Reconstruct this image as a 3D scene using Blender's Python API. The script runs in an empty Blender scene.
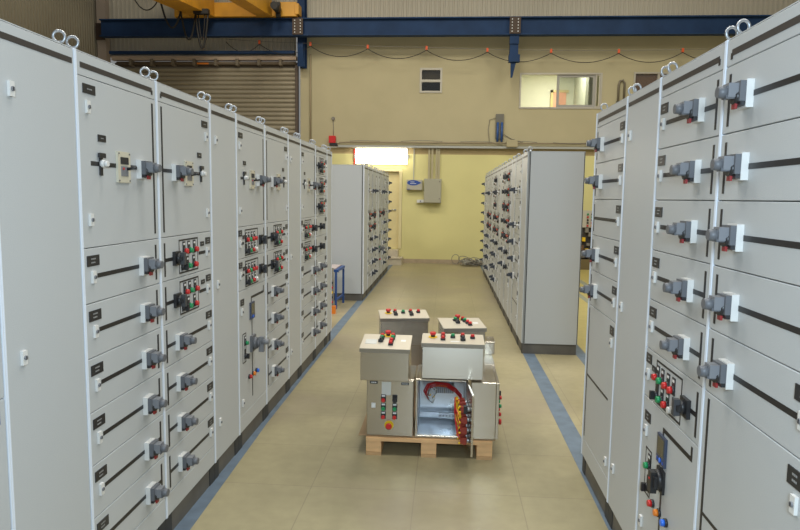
import bpy, bmesh, math, random
from mathutils import Vector, Matrix
random.seed(7)
SC = bpy.context.scene
COL = SC.collection
PI = math.pi

# ------------------------------------------------------------------ materials
MATS = {}
def mat(name, color, rough=0.5, metal=0.0, noise=0.0, nscale=8.0, bump=0.0, bscale=200.0, spec=0.5, emit=0.0, stretch=None):
    if name in MATS: return MATS[name]
    m = bpy.data.materials.new(name); m.use_nodes = True
    nt = m.node_tree; b = nt.nodes['Principled BSDF']
    c = (color[0], color[1], color[2], 1)
    b.inputs['Base Color'].default_value = c
    b.inputs['Roughness'].default_value = rough
    b.inputs['Metallic'].default_value = metal
    b.inputs['Specular IOR Level'].default_value = spec
    tc = nt.nodes.new('ShaderNodeTexCoord')
    if emit:
        b.inputs['Emission Color'].default_value = c; b.inputs['Emission Strength'].default_value = emit
    src = tc.outputs['Object']
    if stretch:
        mp = nt.nodes.new('ShaderNodeMapping'); mp.inputs['Scale'].default_value = stretch
        nt.links.new(src, mp.inputs['Vector']); src = mp.outputs['Vector']
    if noise:
        n = nt.nodes.new('ShaderNodeTexNoise'); n.inputs['Scale'].default_value = nscale; n.inputs['Detail'].default_value = 5
        nt.links.new(src, n.inputs['Vector'])
        r = nt.nodes.new('ShaderNodeMapRange'); r.inputs['From Min'].default_value = .3; r.inputs['From Max'].default_value = .7
        r.inputs['To Min'].default_value = 1 - noise; r.inputs['To Max'].default_value = 1 + noise
        nt.links.new(n.outputs['Fac'], r.inputs['Value'])
        mx = nt.nodes.new('ShaderNodeVectorMath'); mx.operation = 'SCALE'
        mx.inputs[0].default_value = color
        nt.links.new(r.outputs['Result'], mx.inputs['Scale'])
        nt.links.new(mx.outputs['Vector'], b.inputs['Base Color'])
        if metal > .5:
            r2 = nt.nodes.new('ShaderNodeMapRange'); r2.inputs['From Min'].default_value = .3; r2.inputs['From Max'].default_value = .7
            r2.inputs['To Min'].default_value = rough * .75; r2.inputs['To Max'].default_value = rough * 1.3
            nt.links.new(n.outputs['Fac'], r2.inputs['Value']); nt.links.new(r2.outputs['Result'], b.inputs['Roughness'])
    if bump:
        n2 = nt.nodes.new('ShaderNodeTexNoise'); n2.inputs['Scale'].default_value = bscale; n2.inputs['Detail'].default_value = 2
        nt.links.new(src, n2.inputs['Vector'])
        bp = nt.nodes.new('ShaderNodeBump'); bp.inputs['Strength'].default_value = bump; bp.inputs['Distance'].default_value = .002
        nt.links.new(n2.outputs['Fac'], bp.inputs['Height']); nt.links.new(bp.outputs['Normal'], b.inputs['Normal'])
    MATS[name] = m
    return m

GREY   = mat('light_grey_powder_coat', (.495, .512, .515), .42, bump=.25, bscale=260)
CARC   = mat('frame_grey_paint', (.30, .31, .30), .55)
POST   = mat('corner_post_highlight', (.72, .76, .82), .3)  # highlight along the rounded frame edges put into the colour
PLINTH = mat('plinth_dark_grey', (.115, .105, .088), .6, noise=.2, nscale=6)
PLINTH2= mat('plinth_corner_black', (.035, .035, .035), .6)
BLACK  = mat('black_tape', (.018, .016, .016), .45)
BROWNT = mat('header_tape_dark_brown', (.040, .034, .032), .45)
BPLAS  = mat('black_plastic', (.022, .022, .024), .4)
DGREY  = mat('handle_dark_grey_plastic', (.125, .13, .142), .45)
DG2    = mat('lever_charcoal', (.055, .057, .062), .45)
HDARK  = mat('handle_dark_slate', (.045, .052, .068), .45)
MGREY  = mat('handle_mid_grey_plastic', (.20, .205, .22), .45)
WHITE  = mat('white_plastic', (.70, .69, .66), .4)
PTEXT  = mat('plate_text_grey', (.27, .27, .265), .5)
WTEXT  = mat('engraved_white', (.75, .75, .73), .5)
CREAM  = mat('relay_cream', (.58, .54, .42), .5)
RED    = mat('red_plastic', (.55, .02, .02), .35)
DRED   = mat('padlock_tab_red', (.28, .025, .025), .45)
GREEN  = mat('green_plastic', (.01, .26, .09), .35)
YELLOW = mat('yellow_plastic', (.80, .52, .02), .4)
ORANGE = mat('orange_plastic', (.80, .22, .02), .35)
BLUEP  = mat('blue_plastic', (.03, .16, .72), .3)
BLUELB = mat('blue_label', (.03, .08, .35), .4)
CHROME = mat('zinc_plated', (.42, .44, .46), .42, metal=.8)
LCD    = mat('meter_screen', (.12, .11, .07), .25)
NAVY   = mat('meter_bezel_navy', (.05, .065, .11), .35)
STEEL  = mat('brushed_stainless', (.53, .485, .41), .25, metal=.97)
_n = STEEL.node_tree; _t = _n.nodes.new('ShaderNodeTangent'); _t.direction_type = 'RADIAL'; _t.axis = 'Z'
_b = _n.nodes['Principled BSDF']; _b.inputs['Anisotropic'].default_value = .7; _b.inputs['Anisotropic Rotation'].default_value = .25
_n.links.new(_t.outputs['Tangent'], _b.inputs['Tangent'])
STEELL = mat('brushed_stainless_lit_lid', (.62, .57, .48), .45, metal=.85)  # same stainless, lightened for the ceiling light the lids reflect
STEELD = mat('stainless_edge', (.36, .34, .31), .4, metal=.9)
GALV   = mat('galvanised_interior', (.62, .66, .70), .35, metal=.55, noise=.08, nscale=6)
WOOD   = mat('pallet_pine', (.74, .45, .215), .65, noise=.16, nscale=5, stretch=(1, 6, 6))
WOODD  = mat('pallet_pine_dark', (.56, .34, .16), .7, noise=.2, nscale=5, stretch=(1, 6, 6))
CARD   = mat('cardboard_brown', (.34, .225, .12), .85, noise=.06)
CBLOCK = mat('contact_block_rust_red', (.26, .035, .02), .45)
CRANEY = mat('crane_yellow', (.62, .30, .02), .5, noise=.12, nscale=3)
BEAMB  = mat('runway_beam_blue', (.016, .042, .108), .6, noise=.2, nscale=2, spec=.2)
RUBBER = mat('black_cable_rubber', (.02, .019, .018), .6)
ALU    = mat('aluminium_frame', (.46, .42, .34), .4, metal=.2)
PIPEG  = mat('grey_conduit', (.42, .42, .38), .45, metal=.3)
PANELG = mat('distribution_board_grey', (.40, .38, .28), .5)
BLUEST = mat('blue_painted_steel', (.02, .07, .25), .4)
PLYT   = mat('table_top_grey', (.42, .36, .35), .6)
CABLE  = mat('grey_cable', (.22, .20, .17), .7)
DARKW  = mat('dark_room', (.05, .045, .04), .8)

# ------------------------------------------------------------------ mesh builder
class MB:
    def __init__(s): s.v = []; s.f = []; s.fm = []; s.sm = []; s.mats = []
    def mi(s, m):
        if m not in s.mats: s.mats.append(m)
        return s.mats.index(m)
    def face(s, pts, m, smooth=False):
        i = len(s.v); s.v += [tuple(p) for p in pts]; s.f.append(tuple(range(i, i + len(pts)))); s.fm.append(s.mi(m)); s.sm.append(smooth)
    def box(s, x0, x1, y0, y1, z0, z1, m, M=None):
        if x0 > x1: x0, x1 = x1, x0
        if y0 > y1: y0, y1 = y1, y0
        if z0 > z1: z0, z1 = z1, z0
        i = len(s.v)
        P = [(x0,y0,z0),(x1,y0,z0),(x1,y1,z0),(x0,y1,z0),(x0,y0,z1),(x1,y0,z1),(x1,y1,z1),(x0,y1,z1)]
        if M is not None: P = [tuple(M @ Vector(p)) for p in P]
        s.v += P
        for q in ((0,3,2,1),(4,5,6,7),(0,1,5,4),(1,2,6,5),(2,3,7,6),(3,0,4,7)):
            s.f.append(tuple(i + k for k in q)); s.fm.append(s.mi(m)); s.sm.append(False)
        return s
    def prism(s, prof, axis, a0, a1, m):
        """prof: closed CCW list of 2D points in the two other axes (x: (y,z), y: (x,z), z: (x,y))"""
        n = len(prof); i = len(s.v)
        def P(p, a):
            return (a, p[0], p[1]) if axis == 'x' else (p[0], a, p[1]) if axis == 'y' else (p[0], p[1], a)
        s.v += [P(p, a0) for p in prof] + [P(p, a1) for p in prof]
        k = s.mi(m)
        s.f.append(tuple(range(i + n - 1, i - 1, -1))); s.fm.append(k); s.sm.append(False)
        s.f.append(tuple(range(i + n, i + 2 * n))); s.fm.append(k); s.sm.append(False)
        for j in range(n):
            s.f.append((i + j, i + (j + 1) % n, i + n + (j + 1) % n, i + n + j)); s.fm.append(k); s.sm.append(False)
        return s
    def cyl(s, p0, p1, r0, r1=None, seg=12, m=None):
        r1 = r0 if r1 is None else r1
        return s.tube([p0, p1], [r0, r1], seg, m)
    def tube(s, pts, r, seg=6, m=None, closed=False):
        pts = [Vector(p) for p in pts]; n = len(pts)
        rs = r if isinstance(r, (list, tuple)) else [r] * n
        i = len(s.v); k = s.mi(m); prev = None
        for a in range(n):
            if closed: d = pts[(a + 1) % n] - pts[a - 1]
            else: d = pts[min(a + 1, n - 1)] - pts[max(a - 1, 0)]
            if d.length < 1e-9: d = Vector((0, 0, 1))
            d.normalize()
            if prev is None:
                t = Vector((0, 0, 1)) if abs(d.z) < .9 else Vector((1, 0, 0))
                u = d.cross(t).normalized()
            else:
                u = (prev - d * prev.dot(d)).normalized()
            prev = u; w = d.cross(u)
            for b in range(seg):
                an = 2 * PI * b / seg
                s.v.append(tuple(pts[a] + (u * math.cos(an) + w * math.sin(an)) * rs[a]))
        m_ = n if closed else n - 1
        for a in range(m_):
            a2 = (a + 1) % n
            for b in range(seg):
                b2 = (b + 1) % seg
                s.f.append((i + a*seg + b, i + a*seg + b2, i + a2*seg + b2, i + a2*seg + b)); s.fm.append(k); s.sm.append(True)
        if not closed:
            s.f.append(tuple(i + b for b in range(seg - 1, -1, -1))); s.fm.append(k); s.sm.append(False)
            s.f.append(tuple(i + (n-1)*seg + b for b in range(seg))); s.fm.append(k); s.sm.append(False)
        return s
    def mesh(s, name, bevel=0.0):
        me = bpy.data.meshes.new(name)
        me.from_pydata(s.v, [], s.f)
        for m in s.mats: me.materials.append(m)
        me.polygons.foreach_set('material_index', s.fm)
        me.polygons.foreach_set('use_smooth', s.sm)
        me.update()
        bm = bmesh.new(); bm.from_mesh(me)
        bmesh.ops.recalc_face_normals(bm, faces=bm.faces)
        if bevel:
            es = [e for e in bm.edges if e.is_manifold and e.calc_face_angle(0) > .6]
            bmesh.ops.bevel(bm, geom=es, offset=bevel, segments=1, affect='EDGES', profile=.5)
        bm.to_mesh(me); bm.free()
        return me

def obj(name, me, parent=None, loc=(0, 0, 0), rz=0.0, rot=None, label=None, kind=None):
    if isinstance(me, MB): me = me.mesh(name)
    o = bpy.data.objects.new(name, me); COL.objects.link(o)
    o.location = loc
    o.rotation_euler = rot if rot else (0, 0, rz)
    if parent: o.parent = parent
    if label: o['label'] = label
    if kind: o['kind'] = kind
    return o
def tag(o, label, cat, group=None):
    o['label'] = label; o['category'] = cat
    if group: o['group'] = group
    return o
def thing(name, label, cat, loc=(0, 0, 0), rz=0.0, group=None):
    o = obj(name, None, None, loc, rz)
    return tag(o, label, cat, group)
def struct(name, mb, loc=(0, 0, 0), rz=0.0):
    return obj(name, mb, None, loc, rz, kind='structure')

CACHE = {}
def cached(key, fn, bevel=0.0):
    if key not in CACHE:
        mb = fn(); CACHE[key] = mb.mesh(key if isinstance(key, str) else str(key[0]), bevel)
    return CACHE[key]

# ------------------------------------------------------------------ camera
f_px, yaw, pit, roll, CH = 635.77, 0.0720, 0.1059, 0.0143, 1.68
fw = Vector((-math.sin(yaw) * math.cos(pit), math.cos(yaw) * math.cos(pit), -math.sin(pit)))
rt = Vector((math.cos(yaw), math.sin(yaw), 0)); up = rt.cross(fw)
r2 = rt * math.cos(roll) + up * math.sin(roll); u2 = -rt * math.sin(roll) + up * math.cos(roll)
cd = bpy.data.cameras.new('camera'); cam = bpy.data.objects.new('camera', cd); COL.objects.link(cam)
cam.matrix_world = Matrix(((r2.x, u2.x, -fw.x, 0), (r2.y, u2.y, -fw.y, 0), (r2.z, u2.z, -fw.z, CH), (0, 0, 0, 1)))
cd.sensor_fit = 'HORIZONTAL'; cd.sensor_width = 36; cd.lens = f_px * 36 / 800; cd.clip_start = .05; cd.clip_end = 100
SC.camera = cam

# ------------------------------------------------------------------ switchgear components (local +x is out of the panel)
def m_lock():
    b = MB(); b.box(0, .009, -.011, .011, -.023, .023, WHITE); b.cyl((.009, 0, 0), (.013, 0, 0), .0075, seg=8, m=MGREY)
    b.box(.0125, .0138, -.0015, .0015, -.005, .005, BLACK); return b
def m_plate(w, h):
    def fn():
        b = MB(); b.box(0, .003, -w/2, w/2, -h/2, h/2, BPLAS)
        rnd = random.Random(int(w * 1e4) + int(h * 1e5))
        rows = 2 if h > .035 else 1
        for r in range(rows):
            z = (h * .17 if r == 0 else -h * .17) if rows == 2 else 0
            y = -w * .19
            while y < w * .12:
                l = w * rnd.uniform(.05, .11); b.box(.003, .0036, y, y + l, z - h * .065, z + h * .065, PTEXT); y += l + w * .03
        return b
    return fn
def m_handle_base():
    b = MB(); b.box(0, .021, -.032, .032, -.040, .040, WHITE); return b
def m_rotary():
    # square escutcheon, round hub, lever block and round grip end
    b = MB()
    b.box(.0211, .038, -.031, .031, -.024, .034, DGREY); b.box(.0211, .034, -.029, .029, -.037, -.0241, BPLAS)
    b.cyl((.030, 0, -.008), (.046, 0, -.008), .026, .022, 12, BPLAS)
    b.box(.030, .066, -.021, .021, -.012, .028, MGREY)
    b.box(.046, .070, -.016, .016, -.016, .020, DGREY)
    b.cyl((.062, 0, .004), (.090, 0, .004), .0195, .0165, 12, DGREY)
    b.box(.0345, .042, -.012, .010, -.044, -.028, DRED)
    return b
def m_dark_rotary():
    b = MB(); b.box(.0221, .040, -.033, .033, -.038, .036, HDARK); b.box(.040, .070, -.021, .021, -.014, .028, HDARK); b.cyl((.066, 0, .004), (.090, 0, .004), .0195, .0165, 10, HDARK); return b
def m_black_rotary():
    b = MB(); b.box(0, .014, -.034, .034, -.034, .034, BPLAS); b.cyl((.014, 0, 0), (.030, 0, 0), .027, .023, 12, BPLAS)
    b.box(.028, .050, -.011, .011, -.030, .030, DG2); b.box(.028, .042, -.026, .026, -.010, .010, BPLAS); return b
def m_big_rotary(dark):
    if dark:
        def fd():
            b = MB(); b.box(0, .010, -.038, .038, -.046, .046, BPLAS); b.cyl((.010, 0, 0), (.026, 0, 0), .044, .040, 18, BPLAS)
            b.box(.024, .048, -.018, .018, -.050, .036, BPLAS); b.box(.024, .040, -.034, .034, -.024, .020, BPLAS); b.box(.0481, .050, -.005, .005, .002, .009, RED); return b
        return fd
    c1, c2 = (BPLAS, BPLAS) if dark else (DGREY, MGREY)
    def fn():
        b = MB(); b.box(0, .016, -.045, .045, -.055, .055, c1); b.cyl((.016, 0, 0), (.040, 0, 0), .046, .038, 16, c1)
        b.cyl((.040, 0, 0), (.060, 0, 0), .032, .030, 14, c1)
        b.box(.050, .085, -.016, .016, -.060, .045, c2); b.cyl((.07, 0, .01), (.120, 0, .01), .022, .018, 12, c2)
        b.box(.085, .088, -.006, .006, .006, .014, RED if dark else c2); return b
    return fn
def m_button(c, tagged=True):
    def fn():
        b = MB()
        if tagged:
            b.box(0, .003, -.015, .015, -.019, .048, BPLAS); b.box(.003, .0036, -.010, .010, .030, .040, WTEXT)
        b.cyl((0, 0, 0), (.010, 0, 0), .0165, seg=12, m=BPLAS if c is not WHITE else WHITE)
        b.cyl((.010, 0, 0), (.024, 0, 0), .0145, .0125, 12, c); return b
    return fn
def m_knob():
    b = MB(); b.box(0, .003, -.015, .015, -.019, .048, BPLAS); b.cyl((0, 0, 0), (.014, 0, 0), .018, seg=12, m=BPLAS)
    b.box(.012, .030, -.007, .007, -.017, .017, BPLAS); return b
def m_selector():
    b = MB(); b.box(0, .006, -.009, .009, -.045, .040, BPLAS); b.box(.004, .012, -.022, .022, .022, .040, BPLAS)
    b.cyl((.004, .004, 0), (.018, .004, 0), .016, .014, 12, WHITE); b.cyl((.018, .004, 0), (.030, .004, 0), .012, .011, 10, WHITE); return b
def m_relay():
    b = MB(); b.box(0, .010, -.050, .050, -.062, .062, CREAM); b.box(.010, .013, -.030, .030, .012, .040, BPLAS)
    b.box(.010, .012, -.028, .028, -.036, .004, MGREY); b.cyl((.012, -.012, -.006), (.015, -.012, -.006), .005, seg=8, m=RED)
    for y in (-.042, .042):
        for z in (-.054, .054): b.cyl((.010, y, z), (.012, y, z), .004, seg=6, m=DGREY)
    b.cyl((.012, .02, -.006), (.05, .022, .0), .006, seg=8, m=BPLAS); return b
def m_meter():
    b = MB(); b.box(0, .010, -.045, .045, -.058, .058, NAVY); b.box(.010, .012, -.034, .034, -.022, .048, LCD)
    b.cyl((.010, 0, -.042), (.014, 0, -.042), .010, seg=10, m=BLUEP)
    for y in (-.03, .03): b.box(.010, .012, y-.006, y+.006, -.048, -.038, BLUELB)
    return b
def m_eye():
    b = MB(); n = 18
    b.tube([(0.0195*math.cos(2*PI*i/n), 0, .030 + .0195*math.sin(2*PI*i/n)) for i in range(n)], .0050, 8, CHROME, closed=True)
    b.cyl((0, 0, 0), (0, 0, .010), .013, .008, 10, CHROME); return b
def m_frame(w, h, t=.008):
    def fn():
        b = MB(); q = .0012
        b.box(0, q, -w/2, w/2, h/2 - t, h/2, BLACK); b.box(0, q, -w/2, w/2, -h/2, -h/2 + t, BLACK)
        b.box(0, q, -w/2, -w/2 + t*.8, -h/2 + t, h/2 - t, BLACK); b.box(0, q, w/2 - t*.8, w/2, -h/2 + t, h/2 - t, BLACK); return b
    return fn
def m_door(w, h):
    return lambda: MB().box(-.014, 0, 0, w, 0, h, GREY)

D_TOP, D_HD, PITCH, Z_BOT = 2.188, 2.101, .2085, .112
def zk(k): return D_HD - PITCH * k
GAP = .003

class Cab:
    """one switchgear column. local x out, local y along row 0..W, z up"""
    def __init__(s, label, X, y0, y1, right, rows, seam='hi', group=None, far=False, depth=.60, eyes=True, header=True, endpanel=None, stripe=True):
        s.W = W = y1 - y0; s.seam = seam; s.far = far
        s.root = thing('switchgear_cabinet', label, 'electrical cabinet', (X, y1 if right else y0, 0), PI if right else 0, group)
        r = s.root
        b = MB(); b.box(-depth, -.016, .001, W - .001, Z_BOT, D_TOP - .004, CARC)
        if endpanel:   # plain sheet-steel end panel standing proud of the frame
            for e in endpanel:
                yy = .001 if e == 'lo' else W - .001
                y2 = yy - .012 if e == 'lo' else yy + .012
                b.box(-depth + .012, -.034, yy, y2, Z_BOT + .004, D_TOP - .01, GREY)
        if endpanel:
            for e in endpanel:
                yy = .001 if e == 'lo' else W - .001
                y2 = yy - .004 if e == 'lo' else yy + .004
                for xa in (-.032, -depth + .004): b.box(xa, xa + .006, yy, y2, Z_BOT + .004, D_TOP - .01, BLACK)
        obj('carcass', b, r)
        b = MB(); b.box(-depth, -.002, .0015, W - .0015, D_TOP - .0035, D_TOP, GREY); obj('roof_panel', b, r)
        b = MB(); b.box(-depth + .01, -.012, .001, W - .001, 0, Z_BOT - .001, PLINTH)
        for yy in (.001, W - .071): b.box(-.0119, -.008, yy, yy + .07, .001, Z_BOT - .002, PLINTH2)
        obj('plinth', b, r)
        # folded post edges, whitened to paint in their highlight
        for yy in ((.0005, W - .0075) if not far else (.0005,)):
            obj('corner_post', cached('corner_post', lambda: MB().box(-.015, .0035, 0, .007, Z_BOT, D_TOP - .001, POST), .0015), r, (0, yy, 0))
        if eyes:
            for yy in (.040, W - .040):
                obj('lifting_eye', cached('lifting_eye', m_eye), r, (-.030, yy, D_TOP), rz=.2)
        s.d0, s.d1 = .009, W - .009
        s.cable = any(x[0] == 'C' for x in rows)
        if not s.cable:
            h = s.panel('header_panel', D_HD - .0008, D_TOP - .004)
            if stripe:
                s.strip(h, D_HD, .038, .62 * W / .65, .045, header=True)
                if not far: s.vstrip(h, D_HD, .038, .018, .045)
            p = s.panel('base_trim', Z_BOT, zk(9))
        for x in rows:
            getattr(s, 'row_' + x[0])(*x[1:])
        if not s.cable and not any(x[0] in 'QP' for x in rows): pass
    # --- helpers
    def t(s, u): return s.W - u if s.seam == 'hi' else u
    def panel(s, name, z0, z1):
        w = s.d1 - s.d0; h = z1 - z0 - GAP
        o = obj(name, cached(('door_sheet', round(w, 4), round(h, 4)), m_door(w, h), .0018), s.root, (0, s.d0, z0 + GAP / 2))
        o['z0'] = z0; s.z0 = z0 + GAP / 2
        return o
    def add(s, par, name, key, fn, u, z, x=0.0, label=None):
        return obj(name, cached(key, fn), par, (x, s.t(u) - s.d0, z - s.z0), label=label)
    def strip(s, par, zb, dz, u1, u0=.045, th=.017, header=False):
        if header: th = .020
        L = u1 - u0
        c = BROWNT if header else BLACK
        key = ('mimic_strip', round(L, 3), th, header)
        return obj('mimic_strip', cached(key, lambda: MB().box(0, .0012, -L/2, L/2, -th/2, th/2, c)), par, (0, s.t((u0 + u1)/2) - s.d0, zb + dz - s.z0))
    def vstrip(s, par, zb, za, zc, u=.046, th=.014):
        h = zc - za if zc > za else .02
        h = abs(zc - za) if abs(zc - za) > .001 else .02
        key = ('mimic_bar', round(h, 3), th)
        zz = zb + (za + zc)/2
        return obj('mimic_bar', cached(key, lambda: MB().box(0, .0013, -th/2, th/2, -h/2, h/2, BLACK)), par, (0, s.t(u) - s.d0, zz - s.z0))
    def handle(s, par, z, u=.175):
        s.add(par, 'handle_plate', 'handle_plate', m_handle_base, u, z)
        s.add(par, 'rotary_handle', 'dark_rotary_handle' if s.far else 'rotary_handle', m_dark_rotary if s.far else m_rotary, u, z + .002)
    def lock(s, par, z, u): s.add(par, 'lock', 'lock', m_lock, u, z)
    def plate(s, par, z, u, w=.082, h=.040):
        s.add(par, 'nameplate', ('nameplate', w, h), m_plate(w, h), u, z)
    def btn(s, par, c, u, z, tagged=True):
        n = {'RED': RED, 'GREEN': GREEN, 'ORANGE': ORANGE, 'BLUE': BLUEP, 'WHITE': WHITE}[c]
        nm = 'push_button' if tagged else 'indicator_lamp'
        s.add(par, nm, (nm, c), m_button(n, tagged), u, z)
    # --- rows
    def row_C(s, locks=(1.99, 1.16, .33)):
        s.z0 = 0
        o = s.panel('door', Z_BOT, D_TOP - .004)
        s.strip(o, D_HD, .040, s.W - .025, .02, header=True)
        for z in locks:
            o2 = obj('lock', cached('lock', m_lock), o, (0, .082 - s.d0, z - s.z0))
    def row_F(s, k, handle=True):
        z0 = zk(k + 1); p = s.panel('drawer', z0, zk(k)); zm = z0 + .100
        s.strip(p, zm, 0, s.W - .095, .045); s.vstrip(p, z0, .022, .182)
        s.plate(p, z0 + .160, s.W - .068); s.lock(p, zm - .002, s.W - .064)
        if handle: s.handle(p, zm)
    def row_S(s, k): s.row_F(k, False)
    def row_H(s, k):
        z0 = zk(k + 1); p = s.panel('drawer', z0, zk(k)); zm = z0 + .10
        s.strip(p, zm, 0, s.W * .8, .045); s.vstrip(p, z0, .022, .182); s.plate(p, z0 + .165, s.W - .07)
        s.add(p, 'selector_handle', 'black_rotary', m_black_rotary, s.W * .42, zm)
    def row_M1(s, k):
        z0 = zk(k + 1); p = s.panel('drawer', z0, zk(k)); zm = z0 + .100; q = s.W / .65
        s.vstrip(p, z0, .022, .182); s.strip(p, zm, 0, .19 * q, .045); s.strip(p, zm, 0, .55 * q, .455 * q)
        s.add(p, 'mimic_frame', ('mimic_frame', .25), m_frame(.24 * q, .172), .325 * q, z0 + .102)
        s.add(p, 'selector_handle', 'black_rotary', m_black_rotary, .165 * q, zm)
        for u, c in ((.265, 'RED'), (.325, 'GREEN'), (.395, 'RED')): s.btn(p, c, u * q, z0 + .128)
        for u, c in ((.305, 'GREEN'), (.385, 'RED')): s.btn(p, c, u * q, z0 + .050)
        s.add(p, 'selector_knob', 'selector_knob', m_knob, .245 * q, z0 + .050)
        s.plate(p, z0 + .160, .585 * q, .066, .036); s.plate(p, z0 + .148, .505 * q, .05, .024); s.lock(p, zm, .575 * q)
    def row_M2(s, k):
        z0 = zk(k + 1); p = s.panel('drawer', z0, zk(k)); zm = z0 + .100; q = s.W / .63
        s.vstrip(p, z0, .022, .182); s.strip(p, zm, 0, .10 * q, .045)
        s.add(p, 'mimic_frame', ('mimic_frame', .29), m_frame(.285 * q, .176), .335 * q, z0 + .100)
        s.add(p, 'selector_handle', 'black_rotary', m_black_rotary, .135 * q, zm)
        for u, c in ((.455, 'RED'), (.400, 'GREEN'), (.335, 'RED'), (.275, 'RED')): s.btn(p, c, u * q, z0 + .120)
        s.add(p, 'selector_knob', 'selector_knob', m_knob, .455 * q, z0 + .045)
        for u, c in ((.395, 'GREEN'), (.330, 'RED'), (.265, 'WHITE')): s.btn(p, c, u * q, z0 + .045)
        s.plate(p, z0 + .168, .575 * q, .066, .040); s.plate(p, z0 + .140, .505 * q, .046, .024); s.lock(p, zm, .575 * q); s.strip(p, zm, 0, .55 * q, .50 * q)
    def row_B(s, k0, k1):
        z0 = zk(k1); p = s.panel('door', z0, zk(k0)); q = s.W / .633; zz = 1.790 - (k0 * PITCH)
        s.vstrip(p, z0, .025, zk(k0) - z0 - .02); s.strip(p, zz, 0, .555 * q, .045)
        s.plate(p, zk(k0) - .042, .552 * q, .082, .034); s.plate(p, zz + .098, .475 * q, .055, .026)
        s.lock(p, zk(k0) - .107, .568 * q); s.lock(p, z0 + .105, .572 * q)
        s.add(p, 'selector_switch', 'selector_switch', m_selector, .490 * q, zz + .002)
        s.add(p, 'protection_relay', 'protection_relay', m_relay, .325 * q, zz - .004)
        s.handle(p, zz - .006, .172 * q)
    def row_P(s, k0, plate=True, line=.0):
        z0 = zk(9); p = s.panel('door', z0, zk(k0)); zt = zk(k0)
        s.vstrip(p, z0, .02, zt - z0 - .02)
        if line: s.strip(p, line, 0, s.W - .095, .045, th=.012)
        s.plate(p, zt - .052, s.W - .075, .075, .046); s.lock(p, zt - .115, s.W - .070); s.lock(p, z0 + .08, s.W - .070)
    def row_D(s, k0, k1, blue=False):
        z0 = zk(k1); p = s.panel('door', z0, zk(k0))
        if blue: s.add(p, 'blue_label', 'blue_label', lambda: MB().box(0, .003, -.045, .045, -.025, .025, BLUELB), .082, zk(k0) - .048)
    def row_Q(s, k0, dark):
        z0 = zk(9); p = s.panel('door', z0, zk(k0)); zt = zk(k0); q = s.W / .63
        zme, zro, zg, zb_ = (.705, .585, .578, .484) if dark else (.895, .665, .700, .610)
        zs = .785 if dark else .985
        s.plate(p, zt - .078, .55 * q, .070, .042); s.lock(p, zt - .14, .56 * q); s.lock(p, .305, .56 * q)
        s.strip(p, zs, 0, .36 * q, .065); s.vstrip(p, zs, -.008, .045, .065)
        s.vstrip(p, 0, zme, zs + .008, .355 * q); s.vstrip(p, 0, .29, zme, .345 * q)
        s.add(p, 'meter', 'meter', m_meter, .350 * q, zme)
        s.add(p, 'rotary_handle', ('big_rotary', dark), m_big_rotary(dark), .345 * q, zro)
        s.add(p, 'mimic_frame', ('mimic_frame', .075, dark), m_frame(.075, .20, .006), .515 * q, (zg + zb_)/2 + .012)
        s.btn(p, 'GREEN', .50 * q, zg); s.add(p, 'selector_knob', 'selector_knob', m_knob, .50 * q, zb_)
        for u, c in ((.425, 'RED'), (.345, 'ORANGE'), (.265, 'BLUE')): s.btn(p, c, u * q, .448, False)

def F(*ks): return [('F', k) for k in ks]
AX, BX, DX = -1.3246, .8701, .843
# ---- left row, nearest first
Cab('pale grey cabinet nearest the camera in the left row, only a sliver showing', AX, 1.155, 1.791, False, [('D', 0, 5), ('D', 5, 9, True)], 'hi', eyes=False, stripe=False)
Cab('plain full height grey cabinet door in the left foreground with two small white locks', AX, 1.791, 2.223, False, [('C',)])
Cab('grey cabinet with relay door above six long handled drawers, near end of left row', AX, 2.223, 2.856, False, [('B', 0, 3)] + F(3, 4, 5, 6, 7, 8), 'hi')
Cab('grey cabinet in left row near the camera, two push button drawers above four handled ones', AX, 2.856, 3.510, False, [('B', 0, 3), ('M1', 3), ('M1', 4)] + F(5, 6, 7, 8), 'lo')
Cab('plain narrow grey cabinet just before the cabinet with a blue meter, left row', AX, 3.510, 3.951, False, [('C',)])
Cab('grey cabinet in left row with blue framed meter and big grey rotary handle below', AX, 3.951, 4.582, False, [('B', 0, 3), ('M2', 3), ('M2', 4), ('Q', 5, False)], 'hi')
Cab('grey cabinet just beyond the one with the grey rotary handle, left row, four handled drawers', AX, 4.582, 5.265, False, [('B', 0, 3), ('M1', 3), ('M1', 4)] + F(5, 6, 7, 8), 'lo')
Cab('plain narrow grey cabinet in the far half of the left row', AX, 5.265, 5.711, False, [('C',)])
Cab('grey cabinet with relay door above push button drawers, near far end of left row', AX, 5.711, 6.370, False, [('B', 0, 3), ('M2', 3), ('M2', 4)] + F(5, 6, 7, 8), 'hi')
Cab('grey cabinet with three push button drawers at the top, far end of left row', AX, 6.370, 6.985, False, [('M1', 0), ('M1', 1), ('M1', 2), ('H', 3), ('H', 4)] + F(5, 6, 7, 8), 'lo')
Cab('blank narrow grey cabinet closing the far end of the left row', AX, 6.985, 7.280, False, [('C', ())], endpanel=('hi',))
# ---- right row, nearest first
Cab('grey cabinet cut by the right edge of the photo, five wide drawers with handles', BX, 1.489, 2.139, True, F(0, 1, 2, 3, 4) + [('P', 5, True, .650)], 'lo')
Cab('grey cabinet with black rotary handle, meter and coloured lamps low down, right row', BX, 2.139, 2.760, True, F(0, 1, 2, 3, 4) + [('M2', 5), ('Q', 6, True)], 'hi')
Cab('plain narrow grey cabinet in the right row between two cabinets of drawers', BX, 2.760, 3.246, True, [('C',)])
Cab('grey cabinet at the far end of the right row, one drawer without a handle', BX, 3.246, 3.890, True, F(0, 1) + [('S', 2)] + F(3, 4) + [('P', 5, True, .632)], 'lo', endpanel=('lo',))
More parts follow.
